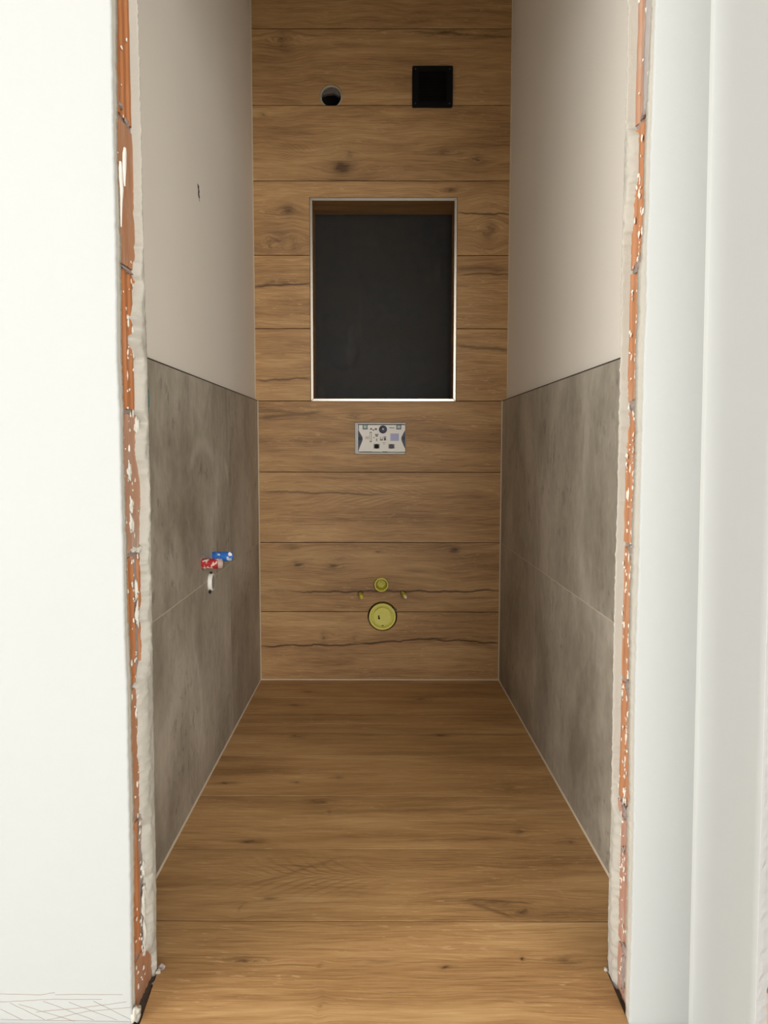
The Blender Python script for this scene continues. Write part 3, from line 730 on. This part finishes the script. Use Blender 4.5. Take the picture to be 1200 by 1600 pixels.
secs = []
for r in range(40):
    z = 1.5640 + (1.800 - 1.5640) * r / 39
    lo_ = -1.9500 + 0.004 * noise.noise(Vector((z * 40, 3, 1)))
    secs.append([(0.4600 + 0.0010 * max(0.0, math.cos(2 * math.pi * (y - YO) / 0.0285 + 0.15 * 7 * 2 * math.pi)), y, z) for y in [-2.0200 + (lo_ + 2.0200) * k / 10 for k in range(11)]] + [(0.4625, lo_ + 0.001, z)])
o = link('paint_smear', grid(secs), MAT['grey_paint'], wf, smooth=True); o['label'] = 'greyish paint smear on the uppermost brick'
# scored lines near the foot of the white wall
def scr(x0, z0, x1, z1, w=0.0009):
    d = Vector((x1 - x0, 0, z1 - z0)); n = Vector((-d.z, 0, d.x)).normalized() * w
    bm = bmesh.new(); N = 10; secs = []
    for i in range(N + 1):
        t = i / N; x, z = x0 + d.x * t, z0 + d.z * t + 0.0006 * noise.noise(Vector((x0 * 50 + t * 5, z0 * 90, 0)))
        k = 0.55 + 0.45 * abs(noise.noise(Vector((t * 7, x0 * 30, z0 * 60))))
        secs.append([(x - n.x * k, YO + 0.001, z - n.z * k), (x - n.x * k * 0.6, YO - 0.0003, z - n.z * k * 0.6), (x + n.x * k * 0.6, YO - 0.0003, z + n.z * k * 0.6), (x + n.x * k, YO + 0.001, z + n.z * k)])
    link('score_line', grid(secs), MAT['scratch'], wf)


def sx_(u): return -0.645 + u / 1200 * 230 * 0.001115    # crop 230 px wide at the wall's foot
def sz_(v): return 0.0895 - v / 417 * 80 * 0.00114
for a in [(-0.1, 172, 330, 178), (330, 178, 450, 160), (450, 176, 1000, 174), (-0.1, 240, 230, 228), (230, 228, 420, 216), (420, 216, 830, 216), (80, 248, 360, 390),
          (150, 258, 600, 400), (350, 232, 760, 390), (560, 240, 950, 392), (760, 230, 1060, 385), (370, 392, 700, 318), (700, 318, 1060, 282), (290, 324, 660, 288), (660, 288, 1030, 236), (-0.1, 300, 180, 392), (-0.1, 388, 1080, 402)]:
    scr(sx_(a[0]), sz_(a[1]), sx_(a[2]), sz_(a[3]))

# ------------------------------------------------------------------ the hall
def xc(z): return 0.5638 - 0.011 * z
secs = []; ends = []; YE = -2.247
for i in range(331):
    z = -0.05 + (CEIL + 0.05) * i / 330
    c = xc(z); sec = []
    f = 0.026
    for k in range(9):
        t = math.pi / 2 * k / 8
        sec.append((c + 0.004 - f * 0.45 * (1 - math.sin(t)), YO - f * 2.1 * (1 - math.cos(t)) + 0.0005, z))
    for k in range(1, 9): sec.append((c + 0.004, YO - f * 2.1 - (YO - f * 2.1 - YE) * k / 8 - (jit(z, 50, 0.0012) if k == 8 else 0), z))
    ye = sec[-1][1]; a1 = 0.0030 + jit(z, 55, 0.0012); a2 = 0.021 + jit(z, 53, 0.0030)
    sec.append((c + 0.0046, ye - 0.0008, z)); secs.append(sec)
    ends.append([(c + 0.0046, ye - 0.0008, z), (c + 0.0046 + a1, ye - 0.0014 - abs(jit(z, 61, 0.0016)), z), (c + 0.012, YE - 0.002 - jit(z, 58, 0.0016), z), (c + a2, YE - 0.0012, z), (c + a2 + 0.003, YE + 0.006, z)])
wh = link('wall_hall', grid(secs), MAT['return_plaster'], smooth=True)
tag(wh, 'white return wall at the right edge with torn plaster end', 'wall', kind='structure')
o = link('plaster_edge', grid(ends), MAT['dull_plaster'], wh); o['label'] = 'rough grey torn plaster end'
highlight = []  # added strip, paler than the walls, paints the corner's bright line
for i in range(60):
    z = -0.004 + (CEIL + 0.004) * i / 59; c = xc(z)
    highlight.append([(c + 0.004 - 0.0117 - 0.004, YO + 0.001, z)] + [(c + 0.0035 - 0.0125 * (1 - math.sin(t_)), YO - 0.0006 - 0.020 * (1 - math.cos(t_)), z) for t_ in [math.pi / 2 * k / 8 for k in range(9)]] + [(c + 0.006, YO - 0.022, z)])
tag(link('trim_8', grid(highlight), MAT['corner_highlight'], smooth=True), 'added pale strip painting the bright line in the hall corner right of the doorway', 'sealant', kind='structure')
link('masonry', boxes((0.585, 0.72, YE + 0.004, YO - 0.0005, -0.05, CEIL)), MAT['mortar'], wh)
for bi in range(11):
    z0 = -0.03 + bi * 0.2465
    bm = boxes((0.574, 0.716, YE - 0.0004, YE + 0.01, z0, z0 + 0.237))
    link('brick', bm, MAT['brick_b'], wh, bevel=0.002)
tag(link('floor_hall', boxes((-3.6, 2.9, -7.0, YO - 0.0045, -0.09, -0.002)), MAT['hall_floor']), 'pale screed floor of the hall in front of the doorway', 'floor', kind='structure')
tag(link('ceiling_hall', boxes((-3.6, 2.9, -7.0, YO, CEIL, CEIL + 0.1)), MAT['ceiling']), 'white ceiling of the hall', 'ceiling', kind='structure')
tag(link('wall_hall_left', boxes((-3.7, -3.6, -7.0, YO, -0.09, CEIL)), MAT['hall_plaster']), 'white side wall of the hall, left', 'wall', kind='structure')

# ------------------------------------------------------------------ things on the back wall
# steel edging round the niche
fr = empty('niche_frame', ((NX0 + NX1) / 2, 0, NZ0), 'brushed steel edging around the dark wall niche', 'edge trim')
fw = 0.0112; y0, y1 = -0.0016, 0.006
def mitre(pts):
    bm = bmesh.new(); a = [bm.verts.new((x, y0, z)) for x, z in pts]; b = [bm.verts.new((x, y1, z)) for x, z in pts]
    bm.faces.new(a); bm.faces.new(list(reversed(b)))
    for i in range(4): bm.faces.new((a[i], b[i], b[(i + 1) % 4], a[(i + 1) % 4]))
    return bm
g = 0.0002
A, B, C, D = NX0, NX1, NZ0, NZ1
for pts in ([(A, C), (B, C), (B - fw, C + fw), (A + fw, C + fw)], [(A, D), (A + fw, D - fw), (B - fw, D - fw), (B, D)],
            [(A, C + g), (A + fw, C + fw + g), (A + fw, D - fw - g), (A, D - g)], [(B, C + g), (B, D - g), (B - fw, D - fw - g), (B - fw, C + fw + g)]):
    link('profile_bar', mitre(pts), MAT['steel'], fr, bevel=0.0012)

# core hole with the sawn grey pipe
ph = empty('pipe_sleeve', (HX, 0.02, HZ - HR), 'sawn grey pipe end in the round hole high on the planked wall', 'pipe')
bm = bmesh.new(); lathe(bm, [(0.011, HR), (0.004, HR - 0.0010), (0.002, HR - 0.004), (0.006, HR - 0.0065), (0.03, HR - 0.007), (0.03, HR)], (HX, 0.0, HZ), (0, 1, 0), n=48)
for v in bm.verts:
    if v.co.z < 2.4025: v.co.z = 2.4025
link('mortar_ring', bm, MAT['tile_grout'], ph)
bm = bmesh.new(); lathe(bm, [(0.03, HR - 0.003), (0.024, HR - 0.012), (0.15, HR - 0.013), (0.15, 0.0)], (HX, 0.0, HZ - 0.004), (0, 1, 0), n=40)
link('pipe', bm, MAT['hole_dark'], ph)
bm = bmesh.new(); rnd = random.Random(2)
N = 26
top = [(HX + (HR - 0.008) * math.cos(a), HZ + (HR - 0.008) * math.sin(a)) for a in [math.pi * (0.02 + 0.96 * i / N) for i in range(N + 1)]]
bot = [(x * 1.0, HZ + 0.006 + 0.010 * max(0.0, 1 - ((x - HX) / 0.036) ** 2) + rnd.uniform(-0.002, 0.002)) for x, z in reversed(top)]
link('mortar_plug', plate([top + bot[1:-1]], mw(0.012), 0.02), MAT['mortar_dark'], ph)

# ventilation grille
VX0, VX1, VZ0, VZ1 = 0.1310, 0.2960, 2.3895, 2.5500
vg = empty('ventilation_grille', ((VX0 + VX1) / 2, 0, VZ0), 'square black louvred ventilation grille high on the planked wall', 'grille')
def rrect(a, b, c, d, r, n=6):
    pts = []
    for cx, cz, s0 in ((b - r, d - r, 0), (a + r, d - r, 1), (a + r, c + r, 2), (b - r, c + r, 3)):
        for i in range(n + 1):
            t = math.pi / 2 * (s0 + i / n); pts.append((cx + r * math.cos(t), cz + r * math.sin(t)))
    return pts
link('frame', plate([rrect(VX0, VX1, VZ0, VZ1, 0.006), list(reversed(rrect(VX0 + 0.026, VX1 - 0.026, VZ0 + 0.022, VZ1 - 0.022, 0.002, 2)))], mw(-0.013), 0.0128), MAT['black_plastic'], vg, bevel=0.0016)
ns = 10; zz0, zz1 = VZ0 + 0.022, VZ1 - 0.022
for i in range(ns):
    zc = zz0 + (zz1 - zz0) * (i + 0.5) / ns; h = (zz1 - zz0) / ns * 0.62
    bm = bmesh.new(); pts = [(-0.0132, zc - h), (-0.0116, zc - h - 0.0002), (-0.008, zc + h * 0.7), (-0.0095, zc + h * 0.75)]
    a = [bm.verts.new((VX0 + 0.0262, y, z)) for y, z in pts]; b = [bm.verts.new((VX1 - 0.0262, y, z)) for y, z in pts]
    bm.faces.new(a); bm.faces.new(list(reversed(b)))
    for j in range(4): bm.faces.new((a[j], b[j], b[(j + 1) % 4], a[(j + 1) % 4]))
    link('slat', bm, MAT['black_plastic'], vg)
link('back_plate', boxes((VX0 + 0.0262, VX1 - 0.0262, -0.0014, -0.0004, zz0, zz1)), MAT['black_plastic'], vg)
MAT['screw'] = plain('dark_screw', srgb(58, 62, 66), 0.35, 0.1, 60, 0.0, 0.5)
for x in (VX0 + 0.013, VX1 - 0.013):
    for z in (VZ0 + 0.013, VZ1 - 0.013):
        bm = bmesh.new(); lathe(bm, [(0.0, 0.0028), (-0.0010, 0.0026), (-0.0016, 0.0016), (-0.0012, 0.0009), (-0.0012, 0.0)], (x, -0.0128, z), (0, 1, 0), n=14)
        link('screw', bm, MAT['screw'], vg)

# cistern access box
cb = empty('flush_box', ((FX0 + FX1) / 2, 0.02, FZ0), 'white protective cover of the concealed cistern set into the planks', 'cistern box')
fx = lambda c: FX0 + (c - 215) * (FX1 - FX0) / 745
fz = lambda c: FZ1 - (c - 175) * (FZ1 - FZ0) / 480
a, b, c, d = FX0 + 0.0008, FX1 - 0.0008, FZ0 + 0.0008, FZ1 - 0.0008
link('housing', plate([rect(a, b, c, d), list(reversed(rect(a + 0.0095, b - 0.002, c + 0.004, d - 0.007)))], mw(0.003), 0.05), MAT['galvanised'], cb, bevel=0.0006)
link('back_sheet', boxes((a, b, 0.056, 0.058, c, d)), MAT['white_plastic'], cb)
link('bottom_lip', boxes((fx(262), fx(950), 0.004, 0.012, fz(648), fz(628))), MAT['white_plastic'], cb, bevel=0.001)
link('side_rail', boxes((fx(250), fx(264), 0.003, 0.012, fz(640), fz(195))), MAT['white_plastic'], cb, bevel=0.0008)
link('side_panel', boxes((fx(265), fx(345), 0.0090, 0.012, fz(612), fz(208))), MAT['navy'], cb)
link('side_panel', boxes((fx(880), fx(955), 0.0090, 0.012, fz(612), fz(208))), MAT['navy'], cb)
out = [(272, 618), (272, 590), (330, 440), (330, 400), (275, 300), (275, 212), (950, 212), (950, 290), (896, 395), (896, 440), (950, 570), (955, 618)]
cp = link('cover_plate', plate([[(fx(p), fz(q)) for p, q in reversed(out)]], mw(0.003), 0.006), MAT['white_plastic'], cb, bevel=0.0012)
for p, q, nmx in ((368, 244, 0), (858, 244, 0)):
    t = link('clip', boxes((fx(p - 36), fx(p + 36), 0.0008, 0.0035, fz(q + 36), fz(q - 30))), MAT['teal'], cb, bevel=0.0006)
    link('clip_face', boxes((fx(p - 22), fx(p + 22), 0.0002, 0.0008, fz(q + 18), fz(q - 24))), MAT['teal_light'], t)
bm = bmesh.new(); lathe(bm, [(0.006, 0.0165), (-0.002, 0.0168), (-0.0042, 0.0150), (-0.0052, 0.010), (-0.0056, 0.0)], (fx(628), 0.001, fz(280)), (0, 1, 0), n=36)
t = link('knob', bm, MAT['navy'], cb)
bm = bmesh.new(); lathe(bm, [(-0.003, 0.0034), (-0.0058, 0.0030), (-0.0064, 0.0016), (-0.0064, 0.0)], (fx(628), 0.0005, fz(275)), (0, 1, 0), n=18)
link('knob_glint', bm, MAT['white_plastic'], t)  # white dot modelled for the highlight on the dark knob
for p, mt_ in ((535, 'hole_dark'), (752, 'navy')):
    t = link('retainer', boxes((fx(p - 44), fx(p + 44), 0.0010, 0.0035, fz(568), fz(498))), MAT['grey_plastic'], cb, bevel=0.001)
    bm = bmesh.new(); lathe(bm, [(0.004, 0.0098), (-0.0035, 0.0095), (-0.0042, 0.008), (-0.0042, 0.0)], (fx(p), 0.0022, fz(535)), (0, 1, 0), n=24)
    link('retainer_pin', bm, MAT[mt_], t)
for p in (292, 932):
    bm = bmesh.new(); lathe(bm, [(0.003, 0.0062), (-0.001, 0.0060), (-0.001, 0.004), (0.002, 0.0036), (0.002, 0.0)], (fx(p), 0.008, fz(415)), (0, 1, 0), n=20)
    link('side_screw', bm, MAT['hole_dark'], cb)
for (p0, p1, q0, q1, mm) in [(735, 860, 342, 452, 'lavender'), (436, 464, 318, 470, 'print_grey'), (441, 459, 330, 455, 'white_plastic'), (585, 625, 395, 446, 'print_grey'), (592, 618, 395, 428, 'white_plastic'),
                             (640, 672, 385, 446, 'print_grey'), (648, 664, 395, 404, 'white_plastic'), (510, 562, 350, 364, 'print_grey'), (518, 554, 370, 388, 'print_grey'), (528, 548, 420, 454, 'print_grey'),
                             (536, 548, 430, 446, 'white_plastic'), (490, 503, 396, 412, 'print_grey'), (720, 792, 250, 260, 'print_grey'), (440, 470, 262, 284, 'print_grey'), (478, 498, 280, 300, 'print_grey'), (508, 540, 262, 288, 'print_grey'),
                             (370, 425, 385, 425, 'print_rose'), (620, 665, 478, 484, 'print_grey'), (636, 650, 496, 512, 'print_rose'), (300, 470, 612, 616, 'print_grey'), (620, 690, 612, 618, 'print_grey')]:
    dy = 0.0002 if mm != 'white_plastic' else 0.0004
    link('print', boxes((fx(p0), fx(p1), 0.003 - dy, 0.0031, fz(q1), fz(q0))), MAT[mm], cp)

# drain and flush pipe caps, wall-hung bowl bolts
dc = empty('drain_cap', (DX, 0.0, DZ - 0.058), 'large round yellow cap closing the drain low on the planks', 'pipe cap')
bm = bmesh.new(); lathe(bm, [(0.10, 0.0555), (-0.010, 0.0555), (-0.0125, 0.0540), (-0.0125, 0.0490), (-0.010, 0.0470), (0.001, 0.0455), (0.001, 0.0415), (-0.0085, 0.0400), (-0.0105, 0.0385), (-0.0100, 0.018), (-0.0095, 0.0)], (DX, 0, DZ), (0, 1, 0), n=56)
t = link('cap', bm, MAT['yellow_pale'], dc, smooth=False)
bm = bmesh.new(); lathe(bm, [(0.004, 0.0575), (-0.011, 0.0575), (-0.0130, 0.0565), (-0.0130, 0.0545), (0.004, 0.0545)], (DX, 0, DZ), (0, 1, 0), n=56)
link('rim', bm, MAT['yellow_rim'], dc, smooth=False)
bm = boxes((DX - 0.018, DX - 0.013, -0.0116, -0.009, DZ - 0.010, DZ + 0.006), (DX - 0.015, DX - 0.0105, -0.0116, -0.009, DZ - 0.010, DZ - 0.003))
link('slot', bm, MAT['hole_dark'], dc)
link('slot', boxes((DX - 0.003, DX + 0.005, -0.0112, -0.006, DZ - 0.0400, DZ - 0.0365)), MAT['hole_dark'], dc)
bm = bmesh.new(); lump(bm, (DX + 0.056, 0.003, DZ + 0.030), 0.010, 0.004, 0.012, 4, 2, 0.7)
link('mortar_lump', bm, MAT['mortar_dark'], dc)
bm = bmesh.new(); lump(bm, (DX - 0.057, 0.003, DZ - 0.020), 0.006, 0.003, 0.014, 9, 2, 0.7)
o = link('mortar_lump', bm, MAT['mortar_dark'], dc)
fc = empty('flush_pipe_cap', (SX, 0.0, SZ - 0.028), 'small round yellow cap of the flush pipe above the large drain cap', 'pipe cap')
bm = bmesh.new(); lathe(bm, [(0.06, 0.0270), (-0.020, 0.0285), (-0.036, 0.0290), (-0.036, 0.0250), (0.010, 0.0225), (0.010, 0.0)], (SX, 0, SZ + 0.006), (0, 1, 0), n=44)
t = link('cup', bm, MAT['yellow'], fc, smooth=False)
bm = bmesh.new(); lathe(bm, [(0.0100, 0.0205), (0.000, 0.0200), (-0.0015, 0.0185), (0.0012, 0.0165), (0.0016, 0.0)], (SX, 0, SZ + 0.006), (0, 1, 0), n=40)
link('inner_disc', bm, MAT['yellow_olive'], fc)
bm = bmesh.new(); lathe(bm, [(-0.030, 0.0292), (-0.037, 0.0292), (-0.0385, 0.0282), (-0.0385, 0.0258), (-0.037, 0.0249), (-0.030, 0.0249), (-0.030, 0.0292)], (SX, 0, SZ + 0.006), (0, 1, 0), n=44)
link('rim', bm, MAT['yellow_rim'], fc)
for (x, z), lab, ax, tipm in zip(BOLT, ('yellow sleeved fixing bolt left of the drain caps', 'yellow sleeved fixing bolt with white tip right of the drain caps'), ((0.09, -1, -0.02), (0.12, -1, -0.03)), ('yellow', 'white_plastic')):
    bt = empty('fixing_bolt', (x, 0, z - 0.009), lab, 'bolt', 'bowl fixing bolts')
    bm = bmesh.new(); lathe(bm, [(-0.03, 0.0080), (0.070, 0.0085), (0.074, 0.0070), (0.074, 0.0)], (x, 0, z), ax, n=20)
    link('sleeve', bm, MAT['yellow'], bt, smooth=False)
    bm = bmesh.new(); lathe(bm, [(0.070, 0.0055), (0.088, 0.0052), (0.091, 0.0040), (0.091, 0.0)], (x, 0, z), ax, n=16)
    link('tip', bm, MAT[tipm], bt)
    bm = bmesh.new(); lathe(bm, [(0.0, 0.0100), (0.003, 0.0095), (0.003, 0.0080), (0.0, 0.0080)], (x, 0, z), (0, -1, 0), n=20)
    link('collar', bm, MAT['hole_dark'], bt)

# ------------------------------------------------------------------ stubs on the left wall
for (cy, cz, rr), mt_, L_, lab, nm in ((WHC[0], 'red', 0.055, 'worn red water supply plug sticking out of the left tiles', 'hot_supply_plug'),
                                       (WHC[1], 'blue', 0.057, 'worn blue water supply plug sticking out of the left tiles', 'cold_supply_plug')):
    X = xl(cy)
    e = empty(nm, (X, cy, cz - 0.016), lab, 'pipe plug', 'water supply plugs')
    r = 0.0150
    bm = bmesh.new()
    lathe(bm, [(-0.02, r), (0.004, r), (0.005, r * 1.06), (0.009, r * 1.06), (0.010, r), (0.022, r), (0.023, r * 0.94), (0.025, r * 0.94), (0.026, r), (L_ - 0.008, r), (L_ - 0.008, 0.0)], (X, cy, cz - 0.0048), (1, 0.0, 0.03 if mt_ == 'blue' else 0.01), n=28)
    link('body', bm, MAT[mt_], e)
    bm = bmesh.new()
    lathe(bm, [(L_ - 0.008, r * 0.98), (L_, r * 0.96), (L_ + 0.001, r * 0.86), (L_, r * 0.72), (L_ - 0.006, r * 0.68), (L_ - 0.006, 0.0)], (X, cy, cz - 0.0048), (1, 0.0, 0.03 if mt_ == 'blue' else 0.01), n=28)
    link('end_ring', bm, MAT['end_ring' if mt_ == 'red' else 'blue'], e)
    if mt_ == 'blue':
        bm = bmesh.new(); lump(bm, (X + L_ - 0.004, cy - 0.013, cz + 0.004), 0.006, 0.002, 0.007, 3, 2, 0.5)
        link('paint_dab', bm, MAT['white_plastic'], e)
X = xl(DHC[0])
e = empty('basin_drain_stub', (X, DHC[0], DHC[1] - DHC[2]), 'short white drain stub below the red and blue plugs', 'pipe')
bm = bmesh.new(); lathe(bm, [(-0.02, 0.0262), (0.009, 0.0262), (0.011, 0.0252), (0.011, 0.0225), (0.007, 0.0220)], (X, DHC[0], DHC[1]), (1, 0, 0), n=36)
link('pipe_wall', bm, MAT['white_plastic'], e)
bm = bmesh.new(); lathe(bm, [(0.007, 0.0232), (0.0112, 0.0225), (0.0116, 0.018), (0.0120, 0.0)], (X, DHC[0], DHC[1]), (1, 0, 0), n=36)
link('plug', bm, MAT['grey_plastic'], e)
bm = bmesh.new(); lump(bm, (X + 0.004, DHC[0] - 0.018, DHC[1] - 0.027), 0.004, 0.006, 0.006, 5)
link('mortar_lump', bm, MAT['hole_dark'], e)
bm = bmesh.new(); lump(bm, (X + 0.004, DHC[0] + 0.004, DHC[1] + 0.028), 0.003, 0.006, 0.004, 6)
link('mortar_lump', bm, MAT['hole_dark'], e)
# switch box hole, mostly behind the jamb
X = xl(BXC[0])
e = empty('switch_box', (X, BXC[0], BXC[1] - BXC[2]), 'round switch box hole in the left tiles half hidden by the jamb', 'wall box')
bm = bmesh.new(); lathe(bm, [(-0.0005, BXC[2] - 0.001), (-0.0005, BXC[2] - 0.004), (-0.028, BXC[2] - 0.005), (-0.028, 0.0)], (X, BXC[0], BXC[1]), (1, 0, 0), n=36)
link('box_shell', bm, MAT['teal'], e)

# ------------------------------------------------------------------ crumbs where floor and jambs meet
for i, (x, y, z, a, lab) in enumerate([(-0.4050, -1.8990, 0.001, 0.0065, 'largest grey mortar crumb beside the left jamb foot'), (-0.4085, -1.9080, -0.002, 0.0050, 'pale mortar crumb in the gap by the left jamb'),
                                     (-0.4085, -1.9350, -0.006, 0.0045, 'small dark crumb further forward in the left floor gap'), (0.4490, -1.9000, 0.001, 0.0040, 'pale crumb at the foot of the right jamb')]):
    bm = bmesh.new(); lump(bm, (x, y, z + a * 0.4), a * 0.9, a * 1.2, a * 0.8, i + 11, 2, 0.9)
    tag(link('mortar_crumb', bm, MAT['mortar' if i in (0, 2) else 'rough_plaster'], base=True), lab, 'debris', 'mortar crumbs at the door jambs')
bm = bmesh.new(); lump(bm, (-0.4125, -2.030, 0.010), 0.0075, 0.012, 0.013, 40, 3, 0.8)
link('plaster_lump', bm, MAT['rough_plaster'], wf, smooth=True)
